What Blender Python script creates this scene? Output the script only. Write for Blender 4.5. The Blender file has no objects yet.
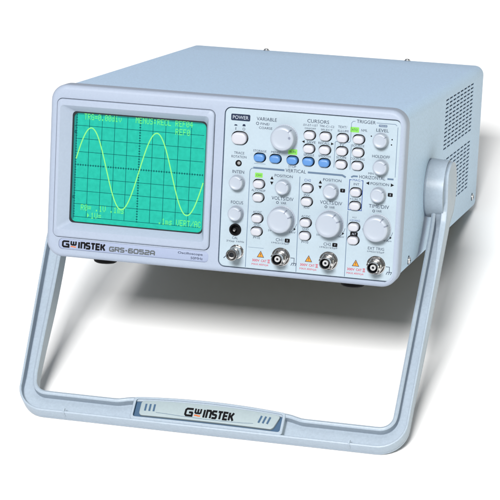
import bpy, bmesh, math, random
from mathutils import Vector, Matrix
from mathutils.geometry import tessellate_polygon
random.seed(4)
PI = math.pi
S = bpy.context.scene
COL = S.collection

# ------------------------------------------------------------------ camera
cam_d = bpy.data.cameras.new('camera')
cam = bpy.data.objects.new('camera', cam_d)
COL.objects.link(cam)
cam.matrix_world = Matrix(((0.968175, -0.090261, 0.233431, 0.506562),
                           (0.248646, 0.453114, -0.856074, -1.947995),
                           (-0.0285, 0.886871, 0.461136, 1.099418),
                           (0, 0, 0, 1)))
cam_d.sensor_width = 36
cam_d.lens = 174.25
cam_d.clip_start = 0.05
cam_d.clip_end = 200
S.camera = cam

# ------------------------------------------------------------------ world, lamps, exposure
W = bpy.data.worlds.new('World')
S.world = W
W.use_nodes = True
bg = W.node_tree.nodes['Background']
bg.inputs['Color'].default_value = (0.95, 0.97, 1.0, 1)
bg.inputs['Strength'].default_value = 0.14


def area(name, pos, aim, size, power, color, size_y=None):
    l = bpy.data.lights.new(name, 'AREA')
    l.shape = 'RECTANGLE' if size_y else 'DISK'
    l.size = size
    if size_y:
        l.size_y = size_y
    l.energy = power
    l.color = color
    o = bpy.data.objects.new(name, l)
    COL.objects.link(o)
    o.location = pos
    o.rotation_euler = (Vector(aim) - Vector(pos)).to_track_quat('-Z', 'Y').to_euler()
    return o


area('key_softbox', (0.06, -5.15, 4.73), (0, 0, 0), 1.9, 800, (1.0, 0.99, 0.98), 1.45)
area('overhead_fill', (0.0, 0.3, 3.4), (0, 0.3, 0), 2.8, 46, (0.97, 0.985, 1.0))  # added unseen lamp, lifts the top face and the ground
area('side_fill', (3.2, -0.55, 0.42), (0.15, 0.0, 0.1), 0.9, 27, (1.0, 1.0, 0.70))  # added low lamp that brightens the right side
S.view_settings.view_transform = 'Standard'
S.view_settings.look = 'None'
S.view_settings.exposure = 0
S.view_settings.gamma = 1


# ------------------------------------------------------------------ materials
def mat(name, col, rough=0.5, metal=0.0, spec=0.4, mottled=0.0, scale=900, bump=0.0, emit=None, coat=0.0):
    m = bpy.data.materials.new(name)
    m.use_nodes = True
    nt = m.node_tree
    b = nt.nodes['Principled BSDF']
    b.inputs['Base Color'].default_value = (*col, 1)
    b.inputs['Roughness'].default_value = rough
    b.inputs['Metallic'].default_value = metal
    b.inputs['Specular IOR Level'].default_value = spec
    b.inputs['Coat Weight'].default_value = coat
    if emit:
        b.inputs['Emission Color'].default_value = (*emit[0], 1)
        b.inputs['Emission Strength'].default_value = emit[1]
    if mottled or bump:
        tc = nt.nodes.new('ShaderNodeTexCoord')
        n = nt.nodes.new('ShaderNodeTexNoise')
        n.inputs['Scale'].default_value = scale
        n.inputs['Detail'].default_value = 3
        nt.links.new(tc.outputs['Object'], n.inputs['Vector'])
        if mottled:
            n2 = nt.nodes.new('ShaderNodeTexNoise')
            n2.inputs['Scale'].default_value = scale * 0.5
            n2.inputs['Detail'].default_value = 2
            nt.links.new(tc.outputs['Object'], n2.inputs['Vector'])
            ad = nt.nodes.new('ShaderNodeMath')
            ad.operation = 'ADD'
            nt.links.new(n.outputs['Fac'], ad.inputs[0])
            nt.links.new(n2.outputs['Fac'], ad.inputs[1])
            mr = nt.nodes.new('ShaderNodeMapRange')
            mr.inputs['From Min'].default_value = 0.6
            mr.inputs['From Max'].default_value = 1.4
            mr.inputs['To Min'].default_value = 1 - mottled
            mr.inputs['To Max'].default_value = 1 + mottled
            nt.links.new(ad.outputs[0], mr.inputs['Value'])
            mx = nt.nodes.new('ShaderNodeMix')
            mx.data_type = 'RGBA'
            mx.blend_type = 'MULTIPLY'
            mx.inputs['Factor'].default_value = 1
            mx.inputs['A'].default_value = (*col, 1)
            nt.links.new(mr.outputs['Result'], mx.inputs['B'])
            nt.links.new(mx.outputs['Result'], b.inputs['Base Color'])
        if bump:
            bp = nt.nodes.new('ShaderNodeBump')
            bp.inputs['Strength'].default_value = bump
            bp.inputs['Distance'].default_value = 0.0003
            nt.links.new(n.outputs['Fac'], bp.inputs['Height'])
            nt.links.new(bp.outputs['Normal'], b.inputs['Normal'])
    return m


M = dict(
    ground=mat('white_sweep', (0.86, 0.86, 0.86), 0.9, spec=0.1),
    case=mat('case_paint', (0.37, 0.495, 0.645), 0.55, spec=0.25, mottled=0.11, scale=1000, bump=0.25),
    bezel=mat('bezel_plastic', (0.252, 0.294, 0.37), 0.5, spec=0.3, mottled=0.025, scale=600, bump=0.12),
    strip=mat('strip_lavender', (0.225, 0.265, 0.37), 0.5, spec=0.3, mottled=0.02, scale=600),
    panel=mat('panel_print', (0.285, 0.35, 0.40), 0.5, spec=0.3, mottled=0.025, scale=600),
    handle=mat('handle_plastic', (0.27, 0.325, 0.385), 0.42, spec=0.4, mottled=0.06, scale=600, bump=0.15),
    knob=mat('knob_plastic', (0.28, 0.315, 0.37), 0.38, spec=0.45),
    knob_mark=mat('knob_groove', (0.13, 0.15, 0.20), 0.5),
    button=mat('button_white', (0.36, 0.37, 0.41), 0.4, spec=0.4),
    blue=mat('button_blue', (0.06, 0.165, 0.38), 0.4, spec=0.4),
    dark=mat('recess_dark', (0.012, 0.014, 0.018), 0.7, spec=0.1),
    ink=mat('ink_slate', (0.018, 0.026, 0.05), 0.8, spec=0.05),
    black=mat('ink_black', (0.005, 0.005, 0.006), 0.7, spec=0.08),
    grey_ink=mat('ink_grey', (0.075, 0.085, 0.09), 0.7, spec=0.08),
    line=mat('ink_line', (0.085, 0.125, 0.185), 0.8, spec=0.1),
    bluebox=mat('ink_blue', (0.03, 0.06, 0.19), 0.8, spec=0.1),
    red=mat('ink_red', (0.36, 0.018, 0.05), 0.7, spec=0.1),
    white_ink=mat('ink_white', (0.34, 0.38, 0.44), 0.7, spec=0.1),
    orange=mat('ink_orange', (0.50, 0.11, 0.02), 0.6, spec=0.1),
    amber=mat('ink_amber', (0.46, 0.20, 0.02), 0.6, spec=0.1),
    under=mat('underside_darkened', (0.10, 0.105, 0.11), 0.6, spec=0.2),  # made-up dark underside, cuts bounce light into the shadow below
    green=mat('lit_green_label', (0.13, 0.33, 0.06), 0.6, spec=0.1, emit=((0.18, 0.75, 0.05), 0.22)),
    chrome=mat('nickel_plate', (0.62, 0.61, 0.60), 0.13, metal=1.0),
    steel=mat('screw_steel', (0.60, 0.60, 0.60), 0.3, metal=1.0),
    nylon=mat('white_nylon', (0.36, 0.37, 0.38), 0.45),
    rubber=mat('black_rubber', (0.004, 0.004, 0.005), 0.6, spec=0.1),
    badge=mat('badge_pale', (0.26, 0.315, 0.335), 0.45, spec=0.3, mottled=0.03, scale=500),
    badge_bed=mat('badge_bed_blue', (0.035, 0.08, 0.145), 0.5, spec=0.3),
    trace=mat('phosphor_trace', (0.04, 0.08, 0.03), 0.6, spec=0.0, emit=((0.29, 0.95, 0.22), 0.95)),
    readout=mat('phosphor_readout', (0.03, 0.08, 0.03), 0.6, spec=0.0, emit=((0.15, 0.88, 0.20), 0.95)),
    grat=mat('graticule_ink', (0.003, 0.045, 0.05), 0.6, spec=0.0),
    glass_edge=mat('tube_mask', (0.008, 0.012, 0.014), 0.4, spec=0.3),
)
# the lit tube face: gives off teal light, with faint uneven phosphor
m = mat('phosphor_screen', (0.005, 0.045, 0.04), 0.3, spec=0.2)
nt = m.node_tree
b = nt.nodes['Principled BSDF']
tc = nt.nodes.new('ShaderNodeTexCoord')
no = nt.nodes.new('ShaderNodeTexNoise')
no.inputs['Scale'].default_value = 260
no.inputs['Detail'].default_value = 4
cr = nt.nodes.new('ShaderNodeValToRGB')
cr.color_ramp.elements[0].position = 0.3
cr.color_ramp.elements[0].color = (0.006, 0.41, 0.295, 1)
cr.color_ramp.elements[1].position = 0.7
cr.color_ramp.elements[1].color = (0.012, 0.50, 0.36, 1)
nt.links.new(tc.outputs['Object'], no.inputs['Vector'])
nt.links.new(no.outputs['Fac'], cr.inputs['Fac'])
nt.links.new(cr.outputs['Color'], b.inputs['Emission Color'])
b.inputs['Emission Strength'].default_value = 1.12
M['screen'] = m
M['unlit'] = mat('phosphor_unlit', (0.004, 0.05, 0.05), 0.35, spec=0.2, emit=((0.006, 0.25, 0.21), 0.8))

# ------------------------------------------------------------------ helpers
# builders work in the instrument's own millimetres: x right, y back from the front face, z up.
def L(x, y, z):
    return Vector(((x - 155) / 1000, (y - 437) / 1000, z / 1000))


class MB:
    def __init__(self):
        self.v, self.f, self.mi = [], [], []

    def add(self, p):
        self.v.append(Vector(p))
        return len(self.v) - 1

    def face(self, idx, mi=0):
        self.f.append(tuple(idx))
        self.mi.append(mi)

    def loop(self, pts):
        return [self.add(p) for p in pts]

    def bridge(self, a, b, mi=0, closed=True):
        n = len(a)
        for i in range(n if closed else n - 1):
            j = (i + 1) % n
            self.face((a[i], a[j], b[j], b[i]), mi)

    def rings(self, loops, mi=0, cap0=False, cap1=False):
        ids = [self.loop(l) for l in loops]
        for a, b in zip(ids, ids[1:]):
            self.bridge(a, b, mi)
        if cap0:
            self.face(ids[0], mi)
        if cap1:
            self.face(ids[-1], mi)
        return ids

    def holed(self, outer, holes, mapf, mi=0):
        """flat face with holes: 2-D loops, mapf puts (u,v) into space"""
        loops = [outer] + holes
        tri = tessellate_polygon([[Vector((p[0], p[1], 0)) for p in l] for l in loops])
        ids = [self.add(mapf(p[0], p[1])) for l in loops for p in l]
        for t in tri:
            self.face([ids[k] for k in t], mi)

    def box(self, x0, y0, z0, x1, y1, z1, mi=0):
        i = [self.add((x, y, z)) for x in (x0, x1) for y in (y0, y1) for z in (z0, z1)]
        for q in ((0, 1, 3, 2), (4, 6, 7, 5), (0, 4, 5, 1), (2, 3, 7, 6), (0, 2, 6, 4), (1, 5, 7, 3)):
            self.face([i[k] for k in q], mi)

    def strip(self, pts, w, y, closed=False, mi=0):
        """flat mitred ribbon in the front plane, pts in (x,z)"""
        n = len(pts)
        a, b = [], []
        for k in range(n):
            p = Vector(pts[k])
            if closed:
                p0, p1 = Vector(pts[k - 1]), Vector(pts[(k + 1) % n])
            else:
                p0 = Vector(pts[k - 1]) if k else None
                p1 = Vector(pts[k + 1]) if k < n - 1 else None
            d0 = (p - p0).normalized() if p0 is not None else (p1 - p).normalized()
            d1 = (p1 - p).normalized() if p1 is not None else d0
            t = (d0 + d1)
            t = t.normalized() if t.length > 1e-6 else d0
            nn = Vector((-t.y, t.x))
            c = max(0.35, nn.dot(Vector((-d0.y, d0.x))))
            a.append(self.add((*(p + nn * w / 2 / c), 0)))
            b.append(self.add((*(p - nn * w / 2 / c), 0)))
        for i in a + b:
            v = self.v[i]
            self.v[i] = Vector((v.x, y, v.y))
        for k in range(n if closed else n - 1):
            j = (k + 1) % n
            self.face((a[k], b[k], b[j], a[j]), mi)

    def build(self, name, mats, parent=None, at=None, smooth=35, label=None):
        """at = (x,y,z) mm origin of this mesh; vertices are given relative to it"""
        me = bpy.data.meshes.new(name)
        vs = [(v.x / 1000, v.y / 1000, v.z / 1000) if at is not None else tuple(L(*v)) for v in self.v]
        me.from_pydata(vs, [], self.f)
        mats = mats if isinstance(mats, (list, tuple)) else [mats]
        for x in mats:
            me.materials.append(x)
        for p, k in zip(me.polygons, self.mi):
            p.material_index = k
        bm = bmesh.new()
        bm.from_mesh(me)
        bmesh.ops.remove_doubles(bm, verts=bm.verts, dist=1e-6)
        bmesh.ops.recalc_face_normals(bm, faces=bm.faces)
        bm.to_mesh(me)
        bm.free()
        if smooth:
            me.shade_smooth()
            me.set_sharp_from_angle(angle=math.radians(smooth))
        o = bpy.data.objects.new(name, me)
        COL.objects.link(o)
        if parent is not None:
            o.parent = parent
        if at is not None:
            o.location = L(*at) if parent is scope else Vector(at) / 1000
        if label:
            o['label'] = label
        return o


def rr(x0, z0, x1, z1, r, n=6):
    """rounded rectangle, constant point count for bridging"""
    out = []
    for cx, cz, a in ((x1 - r, z0 + r, -90), (x1 - r, z1 - r, 0), (x0 + r, z1 - r, 90), (x0 + r, z0 + r, 180)):
        for k in range(n + 1):
            t = math.radians(a + 90 * k / n)
            out.append((cx + r * math.cos(t), cz + r * math.sin(t)))
    return out


def stad(cx, cz, hw, hh, n=10):
    return rr(cx - hw, cz - hh, cx + hw, cz + hh, min(hh, hw) * 0.98, n)


def at_y(pts, y):
    return [(x, y, z) for x, z in pts]


def circ(cx, cz, r, n=32):
    return [(cx + r * math.cos(2 * PI * k / n), cz + r * math.sin(2 * PI * k / n)) for k in range(n)]


def lathe(mb, prof, n=40, mi=0, c=(0, 0), cap=True, flute=None, shift=(0, 0)):
    """prof = [(radius, distance towards the viewer)], axis along -y"""
    ids = []
    for r, h in prof:
        pts = []
        for k in range(n):
            t = 2 * PI * k / n
            rad = r
            if flute and flute[0] <= h <= flute[1] and k % 2:
                rad = r - flute[2]
            pts.append((c[0] + rad * math.cos(t), -h, c[1] + rad * math.sin(t)))
        ids.append(mb.loop(pts))
    for a, b in zip(ids, ids[1:]):
        mb.bridge(a, b, mi)
    if cap:
        mb.face(ids[-1], mi)
    return ids


def tri_text(s, res=3, bold=0.0):
    """built-in font outlines -> list of verts, faces, bounds"""
    cu = bpy.data.curves.new('tmp', 'FONT')
    cu.body = s
    cu.resolution_u = res
    cu.offset = bold
    o = bpy.data.objects.new('tmp', cu)
    COL.objects.link(o)
    dg = bpy.context.evaluated_depsgraph_get()
    ev = o.evaluated_get(dg)
    me = ev.to_mesh()
    vs = [(v.co.x, v.co.y) for v in me.vertices]
    fs = [tuple(p.vertices) for p in me.polygons]
    ev.to_mesh_clear()
    bpy.data.objects.remove(o)
    bpy.data.curves.remove(cu)
    return vs, fs


def text(mb, s, cx, cz, w, h, y, bold=0.0, mi=0, slant=0.0):
    """s fitted into a box w x h (mm) centred on (cx,cz)"""
    vs, fs = tri_text(s, bold=bold)
    x0, x1 = min(v[0] for v in vs), max(v[0] for v in vs)
    z0, z1 = min(v[1] for v in vs), max(v[1] for v in vs)
    sx, sz = w / (x1 - x0), h / (z1 - z0)
    base = len(mb.v)
    for vx, vz in vs:
        zz = cz + (vz - (z0 + z1) / 2) * sz
        mb.add((cx + (vx - (x0 + x1) / 2) * sx + slant * (zz - cz), y, zz))
    for f in fs:
        mb.face([base + k for k in f], mi)


# ------------------------------------------------------------------ setting
g = MB()
g.box(-9000, -6000, -40, 9000, 14000, 0)
me = bpy.data.meshes.new('ground')
me.from_pydata([tuple(v / 1000) for v in g.v], [], g.f)
me.materials.append(M['ground'])
ground = bpy.data.objects.new('ground', me)
COL.objects.link(ground)
ground['kind'] = 'structure'

# ------------------------------------------------------------------ the instrument
TILT = math.radians(17.5746)
scope = bpy.data.objects.new('oscilloscope', None)
COL.objects.link(scope)
scope.empty_display_size = 0.05
scope.location = (0, 0.22, 0)
scope.rotation_euler = (-TILT, 0, 0)
scope['label'] = 'pale grey bench oscilloscope with teal screen, propped up on its carrying handle'
scope['category'] = 'oscilloscope'

# ---- case: folded cover with rounded long edges, louvre slots cut through its right side
X0, X1, Z0, Z1, YF, YB, RC = 2.5, 307.5, 3.0, 147.5, 11.0, 437.0, 9.0
mb = MB()


def case_prof(inset):
    return rr(X0 + inset, Z0 + inset, X1 - inset, Z1 - inset, RC - inset, 8)


N1 = 9
prof = case_prof(0)
ys = [YF, 60, 140, 220, 300, 380, YB - 5]
loops = [[(x, y, z) for x, z in prof] for y in ys]
for k in range(1, 5):
    a = k / 4 * PI / 2
    i = 5 * (1 - math.cos(a))
    loops.append([(x, YB - 5 + 5 * math.sin(a), z) for x, z in case_prof(i)])
ids = [mb.loop(l) for l in loops]
skip = N1 - 1  # the flat between the lower right and the upper right corner
n = len(prof)
for li, (a, b2) in enumerate(zip(ids, ids[1:])):
    for i in range(n):
        j = (i + 1) % n
        if i == skip and li < len(ys) - 1:
            continue
        mb.face((a[i], a[j], b2[j], b2[i]), 1 if i == n - 1 else 0)
mb.face(ids[-1])
zl, zh = Z0 + RC, Z1 - RC
slots = []
for z_top, rows in ((136.0, 13), (79.5, 13)):
    for r_ in range(rows):
        z = z_top - r_ * 3.75
        for c_ in range(8):
            y = 213 + c_ * 20.4
            slots.append(rr(y, z - 0.75, y + 16.6, z + 0.75, 0.7, 2))
mb.holed([(YF, zl), (YB - 5, zl), (YB - 5, zh), (YF, zh)], slots, lambda u, v: (X1, u, v))
for s_ in slots:
    a = mb.loop([(X1, u, v) for u, v in s_])
    b2 = mb.loop([(X1 - 1.2, u, v) for u, v in s_])
    mb.bridge(a, b2)
case = mb.build('case', [M['case'], M['under']], scope, smooth=40)
mb = MB()
mb.box(X1 - 4.5, 205, 22, X1 - 3.5, 390, 141)
mb.build('slot_shade_sheet', M['dark'], case, smooth=0)  # added dark sheet standing for the shade behind the slots


def screw(parent, y, z, r, side=True, x=None, top=False):
    mb = MB()
    lathe(mb, [(r * 1.25, 0), (r * 1.25, 0.12)], 24, 1)
    lathe(mb, [(r, 0.1), (r, 0.9), (r * 0.75, 1.5), (r * 0.35, 1.7)], 24, 0)
    mb.box(-r * 0.65, -1.78, -r * 0.13, r * 0.65, -1.6, r * 0.13, 1)
    mb.box(-r * 0.13, -1.79, -r * 0.65, r * 0.13, -1.61, r * 0.65, 1)
    # turn from facing -y to facing +x (side) or +z (top)
    R = Matrix.Rotation(PI / 2, 3, 'Z') if side else Matrix.Rotation(-PI / 2, 3, 'X')
    mb.v = [R @ v for v in mb.v]
    o = mb.build('screw', [M['steel'], M['dark']], parent, at=(0, 0, 0), smooth=30)
    o.location = L(x, y, z)
    return o


screw(case, 64, 13.5, 3.2, True, X1 + 0.02)
screw(case, 407, 19, 3.2, True, X1 + 0.02)
for xx in (84, 230):
    screw(case, 430.5, Z1 + 0.02, 2.6, False, xx)

# ---- front bezel: moulded frame with openings for the tube, the panel and the name strip
FR = (6.5, 18.0, 146.2, 138.0, 4.5)     # raised screen frame
PN = (155.4, 5.8, 306.0, 141.4, 5.0)    # panel
mb = MB()
R0 = 14.0
stack = []
def bz(i, y):
    return at_y(rr(0 + i, 0 + i, 310 - i, 150 - i, R0 - i, 10), y)
stack = [bz(2.2, 20), bz(0.3, 18.2), bz(0, 17)]
for k in range(0, 7):
    a = k / 6 * PI / 2
    stack.append(bz(4.2 * (1 - math.cos(a)), 4.2 * (1 - math.sin(a))))
mb.rings(stack)
outer = rr(4.2, 4.2, 310 - 4.2, 150 - 4.2, R0 - 4.2, 10)
gro = lambda q, e: rr(q[0] - e, q[1] - e, q[2] + e, q[3] + e, q[4] + e, 6)
strip_hole = rr(11.6, 7.2, 146.0, 16.5, 3.5, 6)
holes = [gro(FR, 0.5), gro(PN, 0.85), strip_hole]
mb.holed(outer, holes, lambda u, v: (u, 0, v))
for h_, d in ((holes[0], 2.2), (holes[1], 2.2), (holes[2], 0.7)):
    mb.bridge(mb.loop(at_y(h_, 0)), mb.loop(at_y(h_, d)))
bezel = mb.build('front_bezel', M['bezel'], scope, smooth=32)
# bottoms of the two grooves, darkened in colour for their shade; then the strip
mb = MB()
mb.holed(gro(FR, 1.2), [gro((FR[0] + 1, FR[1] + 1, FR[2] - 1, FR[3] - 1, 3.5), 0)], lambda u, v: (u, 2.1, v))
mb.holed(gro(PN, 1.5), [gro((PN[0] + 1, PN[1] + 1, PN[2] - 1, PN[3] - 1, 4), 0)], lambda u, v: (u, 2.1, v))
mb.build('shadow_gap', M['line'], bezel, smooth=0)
mb = MB()
mb.rings([at_y(rr(11.7, 7.3, 145.9, 16.4, 3.4, 6), 0.65), at_y(rr(12.2, 7.8, 145.4, 15.9, 2.9, 6), 0.5)], cap1=True)
strip = mb.build('name_strip', M['strip'], bezel, smooth=30)

# ---- screen frame: raised moulding whose inside walls slope back to the tube
mb = MB()
OP = (9.6, 24.6, 141.6, 132.8, 3.0)
IN = (18.6, 30.2, 138.2, 127.2, 3.5)
fr = lambda q, i, y, rad=None: at_y(rr(q[0] + i, q[1] + i, q[2] - i, q[3] - i, (rad or q[4]), 6), y)
mb.rings([fr(FR, 0, 2.2), fr(FR, 0, -0.8), fr(FR, 0.4, -1.7, 4.2), fr(FR, 1.3, -2.2, 3.6),
          fr(OP, 0, -2.2), fr(OP, 0.5, -1.8, 3.0), fr(IN, 0, 5.2), fr(IN, 0, 9.0)])
frame = mb.build('screen_frame', M['bezel'], scope, smooth=28)

# ---- cathode ray tube face, very slightly domed
mb = MB()
mb.holed(rr(IN[0] - .3, IN[1] - .3, IN[2] + .3, IN[3] + .3, 4, 6), [rr(IN[0] + 1.5, IN[1] + 1.1, IN[2] - 0.6, IN[3] - 1.3, 4.5, 6)],
         lambda u, v: (u, 5.9, v), 1)
mb.rings([at_y(rr(IN[0], IN[1], IN[2], IN[3], 3.5, 6), 6.3)], cap0=True)
screen = mb.build('screen', [M['screen'], M['glass_edge']], scope, smooth=0)

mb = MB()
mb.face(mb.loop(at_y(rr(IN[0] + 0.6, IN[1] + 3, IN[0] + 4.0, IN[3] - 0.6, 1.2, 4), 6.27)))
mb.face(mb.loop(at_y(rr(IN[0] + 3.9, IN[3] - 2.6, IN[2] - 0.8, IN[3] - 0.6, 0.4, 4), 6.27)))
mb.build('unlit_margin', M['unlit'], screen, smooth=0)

GX0, GX1, GZ0, GZ1, DV = 22.4, 136.0, 35.6, 126.5, 11.36
mb = MB()
yg = 6.2
for k in range(1, 10):
    x = GX0 + k * DV
    if k == 5:
        mb.strip([(x, GZ0), (x, GZ1)], 0.30, yg)
    else:
        mb.strip([(x, GZ0), (x, GZ1)], 0.42, yg)
for k in range(0, 9):
    z = GZ0 + k * DV
    mb.strip([(GX0, z), (GX1, z)], 0.30 if k == 4 else 0.42, yg - 0.01)
mb.strip([(GX0, GZ0), (GX0, GZ1)], 0.42, yg - 0.02)
for k in range(0, 51):
    x = GX0 + k * DV / 5
    z = GZ0 + 4 * DV
    mb.strip([(x, z - 0.8), (x, z + 0.8)], 0.75, yg - 0.03)
for k in range(0, 41):
    z = GZ0 + k * DV / 5
    mb.strip([(GX0 + 5 * DV - 0.8, z), (GX0 + 5 * DV + 0.8, z)], 0.75, yg - 0.04)
    mb.strip([(GX0 - 0.7, z), (GX0 + 0.7, z)], 0.5, yg - 0.04)
for zz, s_ in ((GZ0 + 6.5 * DV, '0'), (GZ0 + 1.5 * DV, '0'), (GZ0 + 6.95 * DV, '-')):
    text(mb, s_, GX0 - 1.1, zz, 1.6, 2.6 if s_ == '0' else 0.5, yg - 0.06, 0.03)
mb.build('graticule', M['grat'], screen, smooth=0)

mb = MB()
pts = []
for k in range(0, 241):
    x = GX0 + 0.4 + (GX1 + 0.4 - GX0) * k / 240
    pts.append((x, 79.4 + 34.3 * math.cos(2 * PI * (x - 35.6) / 58.6)))
mb.strip(pts, 0.95, yg - 0.12)
mb.build('waveform_trace', M['trace'], screen, smooth=0)

DOT = {
    'T': '11111 00100 00100 00100 00100 00100 00100', 'R': '11110 10001 10001 11110 10100 10010 10001',
    'G': '01110 10001 10000 10111 10001 10001 01111', '=': '00000 00000 11111 00000 11111 00000 00000',
    '0': '01110 10001 10011 10101 11001 10001 01110', '.': '00000 00000 00000 00000 00000 01100 01100',
    'd': '00001 00001 01101 10011 10001 10011 01101', 'i': '00100 00000 01100 00100 00100 00100 01110',
    'v': '00000 00000 10001 10001 10001 01010 00100', 'M': '10001 11011 10101 10101 10001 10001 10001',
    'E': '11111 10000 10000 11110 10000 10000 11111', 'N': '10001 11001 10101 10011 10001 10001 10001',
    'U': '10001 10001 10001 10001 10001 10001 01110', 'S': '01111 10000 10000 01110 00001 00001 11110',
    ':': '00000 01100 01100 00000 01100 01100 00000', 'C': '01110 10001 10000 10000 10000 10001 01110',
    'L': '10000 10000 10000 10000 10000 10000 11111', 'F': '11111 10000 10000 11110 10000 10000 10000',
    '4': '00010 00110 01010 10010 11111 00010 00010', '1': '00100 01100 00100 00100 00100 00100 01110',
    'V': '10001 10001 10001 10001 10001 01010 00100', 'm': '00000 00000 11010 10101 10101 10101 10101',
    's': '00000 00000 01111 10000 01110 00001 11110', 'A': '01110 10001 10001 11111 10001 10001 10001',
    '/': '00001 00001 00010 00100 01000 10000 10000', '>': '00000 10000 11000 11100 11000 10000 00000',
    ' ': '00000 00000 00000 00000 00000 00000 00000'}


def dots(mb, s, x0, zc, cw, h):
    px, pz = cw / 6.2, h / 7
    for ci, ch in enumerate(s):
        for r_, row in enumerate(DOT[ch].split()):
            k = 0
            while k < 5:
                if row[k] == '1':
                    e = k
                    while e < 5 and row[e] == '1':
                        e += 1
                    x = x0 + ci * cw + k * px
                    z = zc + h / 2 - (r_ + 0.5) * pz
                    mb.strip([(x, z), (x + (e - k) * px * 1.0, z)], pz * 0.92, yg - 0.2)
                    k = e
                else:
                    k += 1


mb = MB()
dots(mb, 'TRG=0.00div', 29.0, 123.2, 3.08, 5.2)
mb.build('readout_text', M['readout'], screen, smooth=0)
mb = MB()
dots(mb, 'MENUS:RECL REF04', 75.0, 123.6, 3.2, 5.2)
mb.build('readout_text', M['readout'], screen, smooth=0)
mb = MB()
dots(mb, 'REF0', 110.5, 116.4, 3.4, 5.2)
mb.build('readout_text', M['readout'], screen, smooth=0)
mb = MB()
dots(mb, 'R0= .1V .1ms', 28.6, 44.2, 3.3, 5.2)
mb.build('readout_text', M['readout'], screen, smooth=0)
mb = MB()
dots(mb, '>1V=', 34.6, 37.6, 3.3, 5.2)
mb.build('readout_text', M['readout'], screen, smooth=0)
mb = MB()
dots(mb, '.1ms VERT/AC', 98.6, 38.2, 3.2, 5.2)
mb.build('readout_text', M['readout'], screen, smooth=0)


# ---- wordmark strokes: squared techno letters as ribbons
def stroke_word(mb, glyphs, x0, z0, h, adv, w, sw, y, slant=0.0):
    x = x0
    lay = 0
    for gch in glyphs:
        lines, gw = LET[gch]
        for ln in lines:
            P = [(x + px * w * gw + slant * pz * h, z0 + pz * h) for px, pz in ln]
            mb.strip(P, sw, y - 0.004 * (lay % 8))
            lay += 1
        x += w * gw + adv
    return x


LET = {
    'G': ([[(1, .93), (.22, .93), (.07, .78), (.07, .22), (.22, .07), (.93, .07), (.93, .52)], [(.98, .48), (.5, .48)]], 1.0),
    'I': ([[(.5, 0), (.5, 1)]], 0.42),
    'n': ([[(.08, 0), (.08, .93), (.78, .93), (.93, .78), (.93, 0)]], 0.88),
    'S': ([[(.98, .93), (.18, .93), (.08, .83), (.08, .6), (.18, .52), (.82, .48), (.92, .4), (.92, .17), (.82, .07), (0.02, .07)]], 0.88),
    'T': ([[(0, .93), (1, .93)], [(.5, .9), (.5, 0)]], 0.86),
    'E': ([[(1, .93), (.08, .93), (.08, .07), (1, .07)], [(.1, .5), (.92, .5)]], 0.82),
    'K': ([[(.1, 0), (.1, 1)], [(.95, 1.0), (.5, .55), (.15, .5)], [(.45, .55), (.98, 0)]], 0.9),
    'w': ([[(.06, 1), (.06, .2), (.2, .07), (.8, .07), (.94, .2), (.94, 1)], [(.5, .95), (.5, .1)]], 1.0),
    'R': ([[(.08, 0), (.08, .93), (.85, .93), (.93, .84), (.93, .55), (.85, .45), (.12, .45)], [(.55, .45), (.96, 0)]], 1.0),
    '-': ([[(.1, .47), (.9, .47)]], 0.5),
    '6': ([[(.95, .93), (.2, .93), (.08, .8), (.08, .15), (.2, .07), (.82, .07), (.93, .17), (.93, .42), (.82, .52), (.12, .52)]], 1.0),
    '0': ([[(.2, .93), (.82, .93), (.93, .82), (.93, .18), (.82, .07), (.2, .07), (.08, .18), (.08, .82), (.2, .93)]], 1.0),
    '5': ([[(.95, .93), (.08, .93), (.08, .54), (.82, .54), (.93, .44), (.93, .17), (.82, .07), (.05, .07)]], 1.0),
    '2': ([[(.05, .93), (.82, .93), (.93, .83), (.93, .6), (.82, .5), (.2, .46), (.08, .36), (.08, .07), (.98, .07)]], 1.0),
    'A': ([[(.08, 0), (.08, .75), (.25, .93), (.76, .93), (.93, .75), (.93, 0)], [(.1, .38), (.9, .38)]], 1.0),
}


def wordmark(mb, mbo, x0, z0, w, h, y):
    """black G w INSTEK with the small orange wave under the w"""
    u = w / 39.0
    sw = 1.72 * u
    stroke_word(mb, 'G', x0, z0, h, 0, 6.6 * u, sw, y, .03)
    stroke_word(mb, 'w', x0 + 8.3 * u, z0 + h * 0.42, h * 0.62, 0, 5.2 * u, sw * 0.85, y - .03, .03)
    stroke_word(mb, 'InSTEK', x0 + 15.3 * u, z0, h, 1.05 * u, 4.35 * u, sw, y, .03)
    wv = [(x0 + (8.2 + 5.2 * t) * u, z0 + h * (0.16 + 0.03 * math.sin(t * 2 * PI))) for t in [k / 12 for k in range(13)]]
    mbo.strip(wv, h * 0.16, y)


mb, mbo = MB(), MB()
wordmark(mb, mbo, 14.8, 9.0, 36.4, 5.5, 0.40)
mb.build('brand_lettering', M['black'], bezel, smooth=0)
mbo.build('brand_accent', M['orange'], bezel, smooth=0)
mb = MB()
stroke_word(mb, 'GRS-6052A', 57.4, 9.0, 3.9, 0.8, 4.1, 1.08, 0.40, .04)
mb.build('model_lettering', M['grey_ink'], bezel, smooth=0)
mb = MB()
text(mb, 'Oscilloscope', 129.8, 13.3, 22.0, 2.5, 0.40, 0.008)
mb.build('type_lettering', M['ink'], bezel, smooth=0)
mb = MB()
text(mb, '50MHz', 135.6, 9.9, 10.6, 2.1, 0.40, 0.0)
mb.build('type_lettering', M['ink'], bezel, smooth=0)

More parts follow.
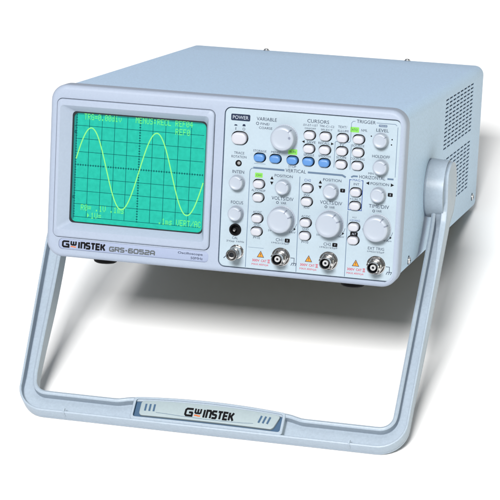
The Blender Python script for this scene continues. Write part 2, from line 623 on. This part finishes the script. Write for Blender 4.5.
# ---- front panel
BUT = []       # (x, z, hw, hh, blue)
BUT.append((168.4, 116.2, 6.6, 5.0, 0))
CX = [168.5, 187.0, 208.2, 229.0, 250.0, 270.7, 290.2]
for x in (228.6, 242.2):
    BUT.append((x, 123.4, 4.6, 3.3, 0))
    BUT.append((x, 112.0, 4.6, 3.3, 0))
for z in (123.2, 112.2, 101.0):
    BUT.append((256.8, z, 4.6, 3.3, 0))
    BUT.append((270.6, z, 4.6, 3.3, 0))
for x in (186.6, 200.2, 215.0, 228.6, 242.4):
    BUT.append((x, 101.1, 4.6, 3.2, 1))
for x in (187.0, 229.0, 270.6):
    for z in (78.6, 67.1, 49.2, 37.9):
        BUT.append((x, z, 4.6, 3.3, 0))
ADJ = (168.6, 94.9, 2.8)
JACK = (168.5, 38.0, 5.0)
YP = 0.15
mb = MB()
holes = [stad(x + 0.25, z + 0.25, hw + 0.85, hh + 0.85, 6) for x, z, hw, hh, c in BUT]
holes += [circ(ADJ[0], ADJ[1], ADJ[2], 24), circ(JACK[0], JACK[1], JACK[2] - 0.6, 24)]
pn = lambda i: rr(PN[0] + i, PN[1] + i, PN[2] - i, PN[3] - i, PN[4], 6)
mb.rings([at_y(rr(PN[0], PN[1], PN[2], PN[3], PN[4], 6), 2.6), at_y(rr(PN[0], PN[1], PN[2], PN[3], PN[4], 6), YP + .3),
          at_y(rr(PN[0] + .3, PN[1] + .3, PN[2] - .3, PN[3] - .3, PN[4] - .3, 6), YP)])
mb.holed(rr(PN[0] + .3, PN[1] + .3, PN[2] - .3, PN[3] - .3, PN[4] - .3, 6), holes, lambda u, v: (u, YP, v))
for h_ in holes:
    mb.bridge(mb.loop(at_y(h_, YP)), mb.loop(at_y(h_, 5)), 1)  # hole walls coloured dark to stand for the shade in the gap
mb.holed(rr(PN[0] + 2, PN[1] + 2, PN[2] - 2, PN[3] - 2, 3, 6), [], lambda u, v: (u, 5.0, v), 1)
panel = mb.build('front_panel', [M['panel'], M['dark']], scope, smooth=25)

# ---- push buttons (stadium caps with rounded shoulders)
def button_mesh(hw, hh, mt, x, z, label=None):
    mb = MB()
    rg = []
    for i, y in ((0, 4.5), (0, -2.0), (0.12, -2.5), (0.45, -2.9), (1.0, -3.15), (1.9, -3.25)):
        rg.append(at_y(rr(-hw + i, -hh + i, hw - i, hh - i, (hh - i) * 0.98, 6), y))
    mb.rings(rg, cap1=True)
    return mb.build('push_button', mt, scope, at=(x, 0, z), smooth=50, label=label)


protos = {}
for i, (x, z, hw, hh, c) in enumerate(BUT):
    key = (hw, hh, c)
    if key not in protos:
        protos[key] = button_mesh(hw, hh, M['blue'] if c else M['button'], x, z,
                                  'blue push button' if c else ('large power push button' if i == 0 else None))
    else:
        o = protos[key].copy()
        COL.objects.link(o)
        o.parent = scope
        o.location = L(x, 0, z)

# ---- knobs
def knob(x, z, r, h, marks, dimple=None):
    mb = MB()
    prof = [(r * 1.02, -0.2), (r * 1.02, 0.6), (r * 0.985, 0.9), (r * 0.95, h * 0.55), (r * 0.92, h - 1.6), (r * 0.895, h - 0.8), (r * 0.84, h - 0.3),
            (r * 0.74, h - 0.02), (r * 0.70, h), (r * 0.66, h - 0.12), (r * 0.4, h - 0.28), (r * 0.12, h - 0.34)]
    lathe(mb, prof, 72, 0, flute=(0.9, h * 0.74, r * 0.03))
    k = mb.build('control_knob', M['knob'], scope, at=(x, 0, z), smooth=40)
    mb = MB()
    for a in marks:
        t = math.radians(a)
        u, n_ = Vector((math.cos(t), math.sin(t))), Vector((-math.sin(t), math.cos(t)))
        pr = [(r * 0.70, h + 0.06), (r * 0.76, h - 0.02), (r * 0.85, h - 0.28), (r * 0.905, h - 0.74), (r * 0.93, h - 1.55), (r * 0.955, h * 0.60)]
        ws = r * 0.045
        prev = None
        for rad, hh in pr:
            p = u * rad
            pair = (mb.add((p.x + n_.x * ws, -hh - 0.05, p.y + n_.y * ws)), mb.add((p.x - n_.x * ws, -hh - 0.05, p.y - n_.y * ws)))
            if prev:
                mb.face((prev[0], prev[1], pair[1], pair[0]))
            prev = pair
    if dimple:
        t = math.radians(dimple)
        c = (r * 0.60 * math.cos(t), r * 0.60 * math.sin(t))
        lathe(mb, [(r * 0.10, h - 0.1), (r * 0.10, h + 0.02), (r * 0.05, h - 0.05)], 16, 0, c=c)
    mb.build('pointer_mark', M['knob_mark'], k, at=(0, 0, 0), smooth=40)
    return k


for x, z in ((168.6, 78.8), (168.8, 52.3), (208.6, 78.2), (249.8, 78.2), (290.2, 78.5), (289.8, 124.3), (291.0, 101.9)):
    knob(x, z, 6.5, 8.2, (35,))
knob(207.6, 120.0, 10.9, 12.0, (48,), dimple=10)
for x in (208.8, 250.6, 291.2):
    knob(x - 0.3, 50.4, 11.4, 11.5, (58, 22))

# ---- BNC connectors
def bnc(x, z):
    mb = MB()
    # hexagonal nut with washer
    lathe(mb, [(8.0, -0.2), (8.0, 0.5), (7.6, 0.8)], 40)
    hexr = 7.3
    for i0, (r0, h0) in enumerate(((hexr, 0.8), (hexr, 3.0), (hexr * 0.9, 3.5))):
        pass
    lathe(mb, [(7.1, 0.8), (7.1, 2.9), (6.6, 3.4), (5.0, 3.5)], 6, cap=False)
    nut = mb
    mb = MB()
    lathe(mb, [(5.6, 3.3), (5.6, 6.0), (5.3, 6.3), (4.85, 6.4), (4.85, 8.6), (5.3, 8.8), (5.3, 9.5), (4.85, 9.7), (4.85, 15.2), (4.6, 15.6),
               (4.15, 15.6), (4.05, 15.2), (4.05, 14.4)], 40, cap=False)
    lathe(mb, [(4.05, 14.4), (4.0, 7.0), (2.6, 6.9)], 40, 1, cap=False)  # bore coloured dark in place of its shade
    for s_ in (0, PI):  # bayonet lugs
        R = Matrix.Rotation(s_ + 0.5, 3, 'Y')
        base = len(mb.v)
        tmp = MB()
        tmp.box(4.6, -13.6, -0.95, 6.0, -11.7, 0.95)
        for v in tmp.v:
            mb.add(R @ v)
        for f in tmp.f:
            mb.face([base + q for q in f])
    c = mb.build('bnc_connector', [M['chrome'], M['dark']], scope, at=(x, 0, z), smooth=30)
    nut.build('hex_nut', M['chrome'], c, at=(0, 0, 0), smooth=25)
    mb = MB()
    lathe(mb, [(2.6, 6.8), (2.6, 12.6), (2.3, 13.0), (1.15, 13.0), (1.0, 12.7), (1.0, 8)], 32, cap=False)
    mb.build('insulator', M['nylon'], c, at=(0, 0, 0), smooth=30)
    mb = MB()
    lathe(mb, [(1.0, 9), (0.95, 12.0), (0.5, 12.2)], 20)
    mb.build('center_contact', M['dark'], c, at=(0, 0, 0), smooth=30)
    return c


def copy_tree(o, loc):
    c = o.copy()
    COL.objects.link(c)
    c.parent = scope
    c.location = loc
    for ch in o.children:
        d = ch.copy()
        COL.objects.link(d)
        d.parent = c
    return c


b0 = bnc(209.3, 18.2)
for x in (250.7, 291.4):
    copy_tree(b0, L(x, 0, 18.6))

# ---- calibration terminal: knurled post with a hollow end
mb = MB()
lathe(mb, [(6.3, -0.2), (6.3, 0.8), (5.9, 1.2), (5.2, 1.3), (5.2, 8.5), (4.9, 9.0), (3.9, 9.2)], 40, cap=False, flute=(1.25, 8.6, 0.22))
post = mb.build('output_terminal', M['chrome'], scope, at=(170.6, 0, 19.0), smooth=25)
mb = MB()
lathe(mb, [(4.0, 9.1), (4.6, 9.2), (5.0, 9.9), (5.0, 17.4), (4.7, 17.9), (3.9, 17.9), (3.7, 17.6)], 40, cap=False)
mb.build('terminal_sleeve', M['chrome'], post, at=(0, 0, 0), smooth=30)
mb = MB()
lathe(mb, [(5.06, 15.4), (5.06, 16.9)], 40, cap=False)
lathe(mb, [(3.75, 17.7), (3.6, 16.0), (1.8, 15.8)], 32)
mb.build('terminal_socket', M['dark'], post, at=(0, 0, 0), smooth=30)
mb = MB()
lathe(mb, [(3.2, 16.0), (3.2, 17.2), (2.0, 17.3), (1.7, 16.4)], 32, cap=False)
mb.build('terminal_ring', M['chrome'], post, at=(0, 0, 0), smooth=30)

# ---- black round jack and trimmer
mb = MB()
lathe(mb, [(5.2, 0), (5.2, 0.9), (4.9, 1.3), (4.2, 1.4), (3.9, 1.0), (3.8, -4.0), (0.5, -4.2)], 40, c=(0, 0))
jack = mb.build('round_jack', M['black'], scope, at=(168.5, 0.15, 38.0), smooth=30)
mb = MB()
lathe(mb, [(1.7, -4.0), (1.7, -1.2), (1.2, -0.8), (0.3, -0.7)], 24)
mb.build('jack_contact', M['chrome'], jack, at=(-1.2, 0, -0.6), smooth=30)
mb = MB()
lathe(mb, [(2.75, -3.0), (2.75, -0.1), (2.6, 0.05), (1.9, 0.05), (1.75, -0.6), (1.75, -3.0)], 32, cap=False)
adj = mb.build('trim_adjuster', M['black'], scope, at=(ADJ[0], 0.15, ADJ[1]), smooth=30)
mb = MB()
lathe(mb, [(1.7, -3), (1.7, -1.1), (1.4, -0.9), (0.3, -0.9)], 24)
mb.box(-1.3, 0.78, -0.2, 1.3, 0.95, 0.2)
mb.build('slotted_head', M['steel'], adj, at=(0, 0, 0), smooth=30)

# ---- printing on the panel
YT = YP - 0.06
ink = MB()


def T(s, x, z, w, h=2.3, b=0.0, mt='ink'):
    mb = MB()
    text(mb, s, x, z, w, h, YT, b)
    mb.build('legend', M[mt], panel, smooth=0)


T('VARIABLE', 191.2, 134.0, 17.4, 2.9)
T('FINE/', 190.0, 129.9, 8.0, 2.0)
T('COARSE', 190.6, 126.5, 11.5, 2.0)
T('CURSORS', 235.4, 135.6, 18.6, 2.9)
T('\u0394V-\u0394T-1/\u0394T', 229.0, 132.1, 12.6, 1.8)
T('TRK-C1-C2', 243.0, 132.1, 12.6, 1.8)
T('ON/OFF', 229.0, 129.2, 9.6, 1.4)
T('SELECT', 243.0, 129.2, 10.0, 1.4)
T('TEXT/', 256.4, 132.6, 7.6, 2.0)
T('ILLUM', 257.0, 129.3, 8.8, 1.9)
T('SAVE', 230.4, 117.8, 7.6, 2.0)
T('RECALL', 241.4, 117.8, 9.8, 2.0)
T('TRIGGER', 276.2, 138.4, 16.0, 2.8)
T('NML', 275.0, 131.2, 5.2, 2.0)
T('LEVEL', 290.4, 132.4, 10.6, 2.6)
T('SOURCE', 270.4, 118.0, 10.6, 1.8)
T('COUPLING', 270.5, 106.9, 12.2, 1.8)
T('TV', 256.5, 117.6, 4.0, 2.0)
T('SLOPE', 256.8, 106.9, 8.6, 1.8)
T('HOLDOFF', 290.4, 110.4, 15.0, 2.4)
T('MIN', 282.6, 95.6, 4.4, 1.8)
T('HORIZONTAL', 284.0, 92.2, 22.0, 2.8)
T('TRACE', 168.7, 103.7, 9.0, 2.1)
T('ROTATION', 168.7, 100.4, 13.0, 2.1)
T('INTEN', 168.7, 87.6, 10.2, 2.6)
T('FOCUS', 168.9, 61.3, 10.6, 2.6)
T('CAL', 168.6, 30.8, 5.0, 2.1)
T('2Vpp 1kHz', 168.9, 27.7, 15.6, 1.9)
T('STORAGE', 186.6, 106.8, 11.4, 1.8)
T('MENU', 200.2, 106.8, 7.6, 1.8)
T('STOP', 215.2, 95.9, 6.6, 2.0)
T('SINGLE', 228.9, 106.8, 9.0, 1.8)
T('SMOOTH', 242.4, 106.8, 10.4, 1.8)
T('VERTICAL', 218.4, 92.3, 17.6, 2.9)
for x in (208.2, 250.1):
    T('POSITION', x, 87.2, 15.6, 2.3)
    T('VOLTS/DIV', x, 68.0, 19.0, 3.0)
    T('VAR', x + 1.0, 64.2, 4.8, 2.1)
    T('5V', x - 9.6, 39.9, 3.0, 1.6)
    T('1mV', x + 10.2, 39.9, 5.0, 1.6)
    T('1M\u03a9//25pF', x, 29.6, 15.4, 1.9)
T('POSITION', 290.6, 87.3, 15.6, 2.3)
T('TIME/DIV', 291.0, 68.4, 17.2, 3.0)
T('VAR', 291.2, 64.5, 4.8, 2.1)
T('0.2\u00b5s', 300.0, 40.0, 6.6, 1.8)
T('EXT TRIG', 290.6, 32.6, 13.8, 2.4)
T('1M\u03a9//25pF', 290.6, 29.6, 14.6, 1.9)
T('CH1', 207.4, 32.6, 6.4, 2.6)
T('CH2', 248.8, 32.6, 6.4, 2.6)
T('ALT/CHOP', 187.0, 73.1, 12.0, 1.9)
T('AC/DC', 187.0, 54.6, 7.6, 1.9)
T('GND', 187.2, 43.8, 5.6, 1.8)
T('P\u00d710', 187.4, 32.6, 5.8, 2.0)
T('INV', 229.0, 72.9, 5.0, 1.9)
T('ADD', 229.2, 62.2, 5.0, 1.7)
T('AC/DC', 229.1, 54.6, 7.6, 1.9)
T('GND', 229.3, 43.8, 5.6, 1.8)
T('P\u00d710', 229.4, 32.6, 5.8, 2.0)
T('INT', 270.9, 85.6, 4.8, 1.9)
T('\u00d71/ALT', 270.7, 72.9, 9.6, 1.9)
T('\u00d71/', 270.8, 57.4, 3.6, 1.6)
T('I', 164.8, 124.2, 0.5, 2.3)
T('O', 171.8, 124.2, 2.3, 2.3)


def line(pts, w, mt='line', name='printed_line', closed=False, lift=0.0):
    mb = MB()
    mb.strip(pts, w, YT - lift, closed)
    mb.build(name, M[mt], panel, smooth=0)


def patch(pts, mt, name, lift=0.0):
    mb = MB()
    mb.face(mb.loop(at_y(pts, YT - lift)))
    mb.build(name, M[mt], panel, smooth=0)


def arrow(x, z, s_, a):
    patch([(x + s_ * math.cos(math.radians(a + d)), z + s_ * math.sin(math.radians(a + d))) for d in (0, 125, 235)], 'black', 'arrow_mark')


def tab(x, z, hw, hh, s_, w, h, mt='black', r_=0.7):
    mb = MB()
    mb.face(mb.loop(at_y(rr(x - hw, z - hh, x + hw, z + hh, r_, 3), YT)), 0)
    text(mb, s_, x, z, w, h, YT - 0.05, 0.0, 1)
    mb.build('printed_tab', [M[mt], M['white_ink']], panel, smooth=0)


line(circ(183.4, 130.0, 1.1, 16), 0.4, 'ink', 'ring_mark', True)
for x in (208.2, 250.1, 291.0):
    line(circ(x - 4.2, 64.3, 0.95, 16), 0.4, 'ink', 'ring_mark', True)
patch(((163.2, 126.6), (166.2, 126.6), (165.6, 127.7), (163.8, 127.7)), 'ink', 'switch_symbol')
patch(((170.5, 126.6), (173.1, 126.6), (173.1, 127.4), (172.6, 128.4), (171.0, 128.4), (170.5, 127.4)), 'ink', 'switch_symbol')
for x in (198.2, 240.0):
    arrow(x, 84.6, 1.8, 90)
    arrow(x, 80.6, 1.8, -90)
arrow(280.6, 87.3, 1.8, 180)
arrow(301.0, 87.3, 1.8, 0)
arrow(223.8, 117.8, 1.5, 180)
arrow(248.2, 117.8, 1.5, 0)
# scale dots round LEVEL, scale arcs round the large knobs
for a in (160, 10, -18):
    t = math.radians(a)
    patch(circ(289.8 + 9.2 * math.cos(t), 123.8 + 9.2 * math.sin(t), 0.6, 12), 'black', 'scale_dot')
for x in (208.8, 250.6, 291.2):
    arc = [(x + 13.0 * math.cos(math.radians(a)), 50.2 + 13.0 * math.sin(math.radians(a))) for a in range(-52, -8, 4)]
    line(arc, 0.3, 'ink', 'scale_arc')
    arrow(arc[4][0] + 0.5, arc[4][1] + 0.2, 1.3, 250)
    arc = [(x + 13.0 * math.cos(math.radians(a)), 50.2 + 13.0 * math.sin(math.radians(a))) for a in range(186, 232, 4)]
    line(arc, 0.25, 'ink', 'scale_arc')
tab(214.1, 32.5, 2.2, 1.7, 'X', 1.3, 1.7)
tab(255.3, 32.5, 2.2, 1.7, 'Y', 1.3, 1.7)
tab(259.4, 79.2, 2.1, 1.6, 'Y', 1.3, 1.7)
tab(300.0, 79.0, 2.1, 1.6, 'X', 1.3, 1.7)
tab(271.1, 43.4, 3.2, 1.7, 'ALT', 3.6, 1.7)
tab(168.6, 133.8, 8.3, 2.8, 'POWER', 13.6, 3.0, 'ink', 1.0)
tab(290.6, 136.2, 3.6, 1.0, 'TRIG\u2019D', 6.0, 1.0, 'line')
# thin dividers and the section bars
line([(178.8, 6.5), (178.8, 88.6), (179.2, 90.4), (180.4, 91.6), (182.4, 92.0)], 0.5)
line([(223.0, 6.4), (222.2, 88.0)], 0.5)
line([(265.0, 6.4), (264.9, 62.5)], 0.5)
line([(250.8, 98.0), (250.8, 119.4), (251.8, 120.2), (253.6, 120.2)], 0.4)
line([(259.6, 120.2), (262.6, 120.2), (263.8, 121.4), (263.8, 136.6), (265.2, 138.2), (267.0, 138.3)], 0.4)
line([(264.6, 97.5), (264.6, 118.6)], 0.4)
line([(285.0, 138.3), (301.0, 138.3), (302.4, 137.0)], 0.4)
line([(303.2, 136.0), (303.2, 94.0)], 0.4)
line([(180.6, 24.0), (194.0, 24.0)], 0.25)
line([(181.6, 92.2), (208.6, 92.2)], 1.6, 'line', 'section_bar', lift=0.02)
line([(228.8, 92.1), (258.4, 92.1), (261.4, 90.6)], 1.6, 'line', 'section_bar', lift=0.02)
line([(266.0, 91.2), (268.0, 92.2), (271.6, 92.2)], 1.4, 'line', 'section_bar', lift=0.02)
line([(296.8, 92.2), (302.0, 92.2)], 1.4, 'line', 'section_bar', lift=0.02)
line([(182.0, 96.0), (192.0, 96.0)], 0.3)
line([(266.6, 89.0), (264.9, 89.0), (264.9, 63.6), (276.3, 63.6), (276.3, 89.0), (274.8, 89.0)], 0.6, 'bluebox', 'blue_outline')
T('\u00d710 MAG', 271.2, 54.8, 8.6, 1.8, 0.0, 'bluebox')
T('MAG', 270.7, 89.0, 6.4, 1.9, 0.0, 'bluebox')
T('CH2', 229.0, 85.4, 5.6, 2.2, 0.0, 'bluebox')

# warning triangles and red rating lines
for x in (191.6, 233.4, 274.0):
    mb = MB()
    p3 = [(x, 21.6), (x - 3.1, 16.0), (x + 3.1, 16.0)]
    mb.face(mb.loop(at_y(p3, YT)), 0)
    mb.strip([(x, 21.3), (x - 2.8, 16.2), (x + 2.8, 16.2)], 0.42, YT - 0.02, True, 1)
    mb.strip([(x, 19.7), (x, 17.9)], 0.5, YT - 0.03, False, 1)
    mb.strip([(x, 17.4), (x, 16.9)], 0.5, YT - 0.03, False, 1)
    mb.build('warning_triangle', [M['amber'], M['ink']], panel, smooth=0)
    rd = MB()
    text(rd, '300V', x - 3.9, 13.2, 6.4, 2.1, YT, 0.012)
    text(rd, 'CAT', x + 3.0, 13.2, 4.8, 2.1, YT, 0.012)
    text(rd, 'II', x + 7.3, 13.2, 1.3, 2.1, YT, 0.012)
    rd.strip([(x + 6.2, 14.5), (x + 8.4, 14.5)], 0.4, YT - 0.01)
    rd.strip([(x + 6.2, 11.9), (x + 8.4, 11.9)], 0.4, YT - 0.01)
    text(rd, 'MAX.400Vpk', x, 9.6, 14.8, 2.1, YT, 0.0)
    rd.build('red_rating', M['red'], panel, smooth=0)
# chassis earth symbols beside the sockets
for x in (209.3, 291.4):
    gd = MB()
    gd.strip([(x + 8.4, 18.0), (x + 11.6, 18.0), (x + 11.6, 13.6)], 0.45, YT)
    gd.strip([(x + 9.6, 13.6), (x + 13.8, 13.6)], 0.45, YT - 0.01)
    for k in range(3):
        gd.strip([(x + 10.0 + k * 1.8, 13.5), (x + 9.0 + k * 1.8, 11.4)], 0.45, YT - 0.02)
    gd.build('earth_symbol', M['ink'], panel, smooth=0)
line([(159.4, 12.6), (162.0, 15.4)], 0.6, 'ink')
# lit green legends
for x, z, hw, hh, s_ in ((214.9, 108.3, 3.9, 2.3, 'RUN'), (266.8, 131.2, 3.7, 2.2, 'ATO'), (186.7, 86.2, 3.3, 2.0, 'CH1')):
    mb = MB()
    mb.face(mb.loop(at_y(rr(x - hw, z - hh, x + hw, z + hh, 0.5, 3), YT)), 0)
    text(mb, s_, x, z, hw * 1.3, hh * 0.85, YT - 0.04, 0.0, 1)
    mb.build('lit_legend', [M['green'], M['ink']], panel, smooth=0)

# ---- carrying handle: U-shaped channel moulding, swung forward as a stand
PV = (147.0, 62.0)                       # pivot axis (y, z)
AD = (-0.663, -0.749)                    # along the arm
AN = (-0.749, 0.663)                     # towards the open face of the channel
SE = 257.0                               # pivot to outer edge of the bar
NB = -17.0


def hp(x, s, n_):
    return (x, PV[0] + s * AD[0] + n_ * AN[0], PV[1] + s * AD[1] + n_ * AN[1])


def sm(a, b, t):
    t = max(0, min(1, (t - a) / (b - a)))
    return t * t * (3 - 2 * t)


def lerp_tab(tab, s):
    for (a, va), (b_, vb) in zip(tab, tab[1:]):
        if s <= b_:
            t = (s - a) / (b_ - a)
            return va + (vb - va) * max(0, t)
    return tab[-1][1]


FT = [(0, 28), (5, 24), (10, 17), (16, 9), (22, 3.5), (30, -0.5), (40, -2.6), (55, -3), (SE, -3)]
RD = 28.0


def nfront(s):
    if s < 0:
        return math.sqrt(max(0, RD * RD - s * s))
    return lerp_tab(FT, s)


def nback(s):
    if s < 0:
        return -math.sqrt(max(0, RD * RD - s * s))
    return -RD + 6 * sm(0, 22, s) + 5 * sm(140, 225, s)


def arm_w(s):
    return 5.0 + 9.0 * sm(16, 24, s)


def out_x(s, side):
    if side > 0:
        return 328.0
    return -18.0 - 14.0 * max(0.0, min(1.0, (232 - s) / 150))


def arch(x):
    return 3.0 * max(0.0, 1 - ((x - 155) / 68.0) ** 2)


def bar_bulge(x):
    return 2.9 * (1 - sm(68, 84, abs(x - 155))) + arch(x)


ST = []   # (outer(x,s), inner(x,s), nfront, nback, floor)
RO, RI, BW = 25.0, 11.0, 20.0
arm_s = [-27.95, -27.6, -26.8, -25.5, -23, -19, -14, -9, -4, 0, 3, 6, 9, 12, 14, 16, 17, 18, 19, 20, 21, 22, 23, 24, 25, 26, 28, 30, 32, 34, 37, 42, 50, 60, 70, 80, 90, 100, 110, 122, 135, 150, 170, 190, 210, 222]
def arm_station(s, side):
    xo = out_x(s, side)
    w = arm_w(s)
    if side < 0:
        w += 2.5 * (1 - sm(100, 220, s))
    nf, nb = nfront(s), nback(s)
    op = sm(22, 32, s)
    fl = (nf - 0.4) * (1 - op) + min(nf - 9.0, -13.0 + 2.0 * sm(150, 225, s)) * op
    return ((xo, s), (xo - side * w, s), nf, nb, fl, 2.0 + 3.2 * (1 - sm(38, 92, s)))


for s in arm_s:
    ST.append(arm_station(s, 1))
nc = 9
for k in range(nc + 1):
    a = k / nc * PI / 2
    o_ = (328 - RO + RO * math.cos(a), SE - RO + RO * math.sin(a))
    i_ = (328 - 14 - RI + RI * math.cos(a), SE - BW - RI + RI * math.sin(a))
    ST.append((o_, i_, -3.0, NB, -11.0, 2.0))
xs = [296, 280, 262, 250, 244, 240, 236, 232, 228, 224, 220, 205, 190, 172, 155, 138, 120, 105, 90, 86, 82, 78, 74, 70, 66, 60, 48, 30, 14]
for x in xs:
    ST.append(((x, SE), (x, SE - BW - bar_bulge(x)), -3.0, NB, -11.0, 2.0))
for k in range(nc, -1, -1):
    a = k / nc * PI / 2
    o_ = (-18 + RO - RO * math.cos(a), SE - RO + RO * math.sin(a))
    i_ = (-18 + 14 + RI - RI * math.cos(a), SE - BW - RI + RI * math.sin(a))
    ST.append((o_, i_, -3.0, NB, -11.0, 2.0))
for s in reversed(arm_s):
    ST.append(arm_station(s, -1))
mb = MB()
prev = None
for (o_, i_, nf, nb, fl, rim) in ST:
    ov, iv = Vector(o_), Vector(i_)
    w = (iv - ov).length
    r1 = min(rim, w * 0.45)
    r2 = min(3.8, w * 0.45)
    e = 0.8 if w > 8 else 0.4
    sec = [(0.0, nb + 0.7), (0.0, nb + 2.6), (0.45, nb + 3.0), (0.0, nb + 3.4), (0.0, nf - e), (e * .3, nf - e * .3), (e, nf), (r1 - .4, nf), (r1, nf - .4), (r1 + 0.15, fl + 0.3),
           (r1 + .45, fl), (w - r2 - .45, fl), (w - r2 - 0.15, fl + 0.3), (w - r2, nf - 1.2), (w - r2 * .72, nf - .3), (w - r2 * .5, nf), (w - r2 * .25, nf - .3), (w, nf - 1.2), (w, nb + 0.7), (w - .7, nb), (.7, nb)]
    ids = []
    for u, n_ in sec:
        n_ = min(max(n_, nb), nf)
        p = ov + (iv - ov) * (u / w)
        ids.append(mb.add(hp(p.x, p.y, n_)))
    if prev:
        mb.bridge(prev, ids)
    else:
        mb.face(ids)
    prev = ids
mb.face(prev)
handle = mb.build('carrying_handle', M['handle'], scope, smooth=30)

# hub discs between case and arm
for side in (1, -1):
    mb = MB()
    xa, xb = (307.6, 324.5) if side > 0 else (2.4, -28.5)
    def hubring(x, r):
        return [(x, PV[0] - 1.5 + r * math.cos(t), PV[1] + 3.5 + r * math.sin(t)) for t in [2 * PI * k / 56 for k in range(56)]]
    d = 1 if side > 0 else -1
    mb.rings([hubring(xa, 25.2), hubring(xa + d * 0.9, 25.2), hubring(xa + d * 0.9, 26.0), hubring(xa + d * 1.6, 26.4), hubring(xb, 25.4)], cap0=True, cap1=True)
    mb.build('pivot_hub', M['handle'], handle, smooth=30)

# grip block with its pale badge in the middle of the bar
mb = MB()
def bowed(pts):
    # long edges cut finer, then bent with the arch of the grip
    out = []
    for (xa, sa), (xb, sb) in zip(pts, pts[1:] + pts[:1]):
        k = 24 if abs(xb - xa) > 40 else 1
        out += [(xa + (xb - xa) * i / k, sa + (sb - sa) * i / k) for i in range(k)]
    return [(x, s - arch(x) * (SE - s) / BW) for x, s in out]


def gl(x0, s0, x1, s1, r, n_):
    return [hp(x, s, n_) for x, s in bowed(rr(x0, s0, x1, s1, r, 5))]



gs0, gs1 = SE - BW - 2.6, SE - 1.6
mb.rings([gl(87.5, gs0, 222.5, gs1, 2.5, -12), gl(87.5, gs0, 222.5, gs1, 2.5, -2.9), gl(88, gs0 + .5, 222, gs1 - .5, 2.0, -2.3),
          gl(89.6, gs0 + 1.8, 220.4, gs1 - 2.0, 2.2, -2.2), gl(89.9, gs0 + 2.1, 220.1, gs1 - 2.3, 2.0, -2.6)])
mb.rings([gl(89.9, gs0 + 2.1, 220.1, gs1 - 2.3, 2.0, -2.6), gl(90.0, gs0 + 2.2, 220.0, gs1 - 2.4, 2.0, -6.0)], 1)
mb.build('grip_block', [M['handle'], M['badge_bed']], handle, smooth=30)
mb = MB()
mb.face([mb.add(p) for p in gl(89.9, gs0 + 2.1, 220.1, gs1 - 2.3, 2.0, -5.6)])
mb.build('badge_bed', M['badge_bed'], handle, smooth=0)
mb = MB()
bs0, bs1 = gs0 + 2.9, gs1 - 4.2
BX0, BX1 = 94.6, 216.0


def bl_(i, n_):
    flat = []
    for x, s in rr(BX0 + i, bs0 + i, BX1 - i, bs1 - i, 3.0 - i, 6):
        if x > 200:
            x += 2.6 - 5.2 * (s - bs0) / (bs1 - bs0)
        flat.append((x, s))
    return [hp(x, s, n_) for x, s in bowed(flat)]


mb.rings([bl_(0, -5.6), bl_(0, -3.6), bl_(0.25, -3.2), bl_(0.7, -3.0)], cap1=True)
mb.build('badge_plate', M['badge'], handle, smooth=30)

# badge lettering: laid out flat, then carried onto the plate
def badge_map(mb, lift):
    out = []
    for v in mb.v:
        x, yy, z = v
        nn = -3.0 + lift - yy
        s = bs1 - z
        out.append(Vector(hp(x, s - arch(x) * (SE - s) / BW, nn)))
    mb.v = out
mb, mbo = MB(), MB()
wordmark(mb, mbo, 134.8, 2.9, 40.6, 6.6, 0.0)
badge_map(mb, 0.12)
badge_map(mbo, 0.12)
mb.build('badge_lettering', M['black'], handle, smooth=0)
mbo.build('badge_accent', M['orange'], handle, smooth=0)
mb = MB()
for x0, sl in ((99.5, 0.0), (103.3, 0.0), (107.1, 0.0), (200.3, 0.28), (204.1, 0.28), (207.9, 0.28)):
    mb.strip([(x0, 4.2), (x0 + sl * 6.4, 10.6)], 1.7, 0)
mb.strip([(109.5, 3.4), (118, 3.0), (132, 2.2), (150, 1.7), (170, 1.7), (186, 2.2), (196, 3.0)], 0.28, 0)
badge_map(mb, 0.12)
mb.build('badge_bars', M['badge_bed'], handle, smooth=0)
# small moulding nubs on the bar's lower rim
for x in (28, 281):
    mb = MB()
    a = mb.loop([hp(x + dx, SE - ds, n_) for dx, ds, n_ in ((-.9, 4.4, -3.6), (.9, 4.4, -3.6), (.9, -.25, -3.4), (-.9, -.25, -3.4))])
    b2 = mb.loop([hp(x + dx, SE - ds, n_) for dx, ds, n_ in ((-.6, 3.8, -2.2), (.6, 3.8, -2.2), (.6, 0.6, -2.2), (-.6, 0.6, -2.2))])
    mb.bridge(a, b2)
    mb.face(b2)
    c2 = mb.loop([hp(x + dx, SE + .25, n_) for dx, n_ in ((-.9, -3.4), (.9, -3.4), (.9, -10), (-.9, -10))])
    mb.face(c2)
    mb.build('mould_nub', M['handle'], handle, smooth=0)

# ---- rubber feet
def foot(x, y, h):
    mb = MB()
    lathe(mb, [(10.6, -1), (10.6, h - 2.6), (9.9, h - 0.9), (8.4, h), (4.0, h), (3.6, h - 2)], 40)
    R = Matrix.Rotation(PI / 2, 3, 'X')      # -y -> -z
    mb.v = [R @ v for v in mb.v]
    o = mb.build('rubber_foot', M['rubber'], scope, at=(x, y, Z0), smooth=35)
    return o


foot(46, 28, 9.5)
foot(267, 28, 9.5)
foot(46, 412, 10.9)
foot(264, 412, 10.9)
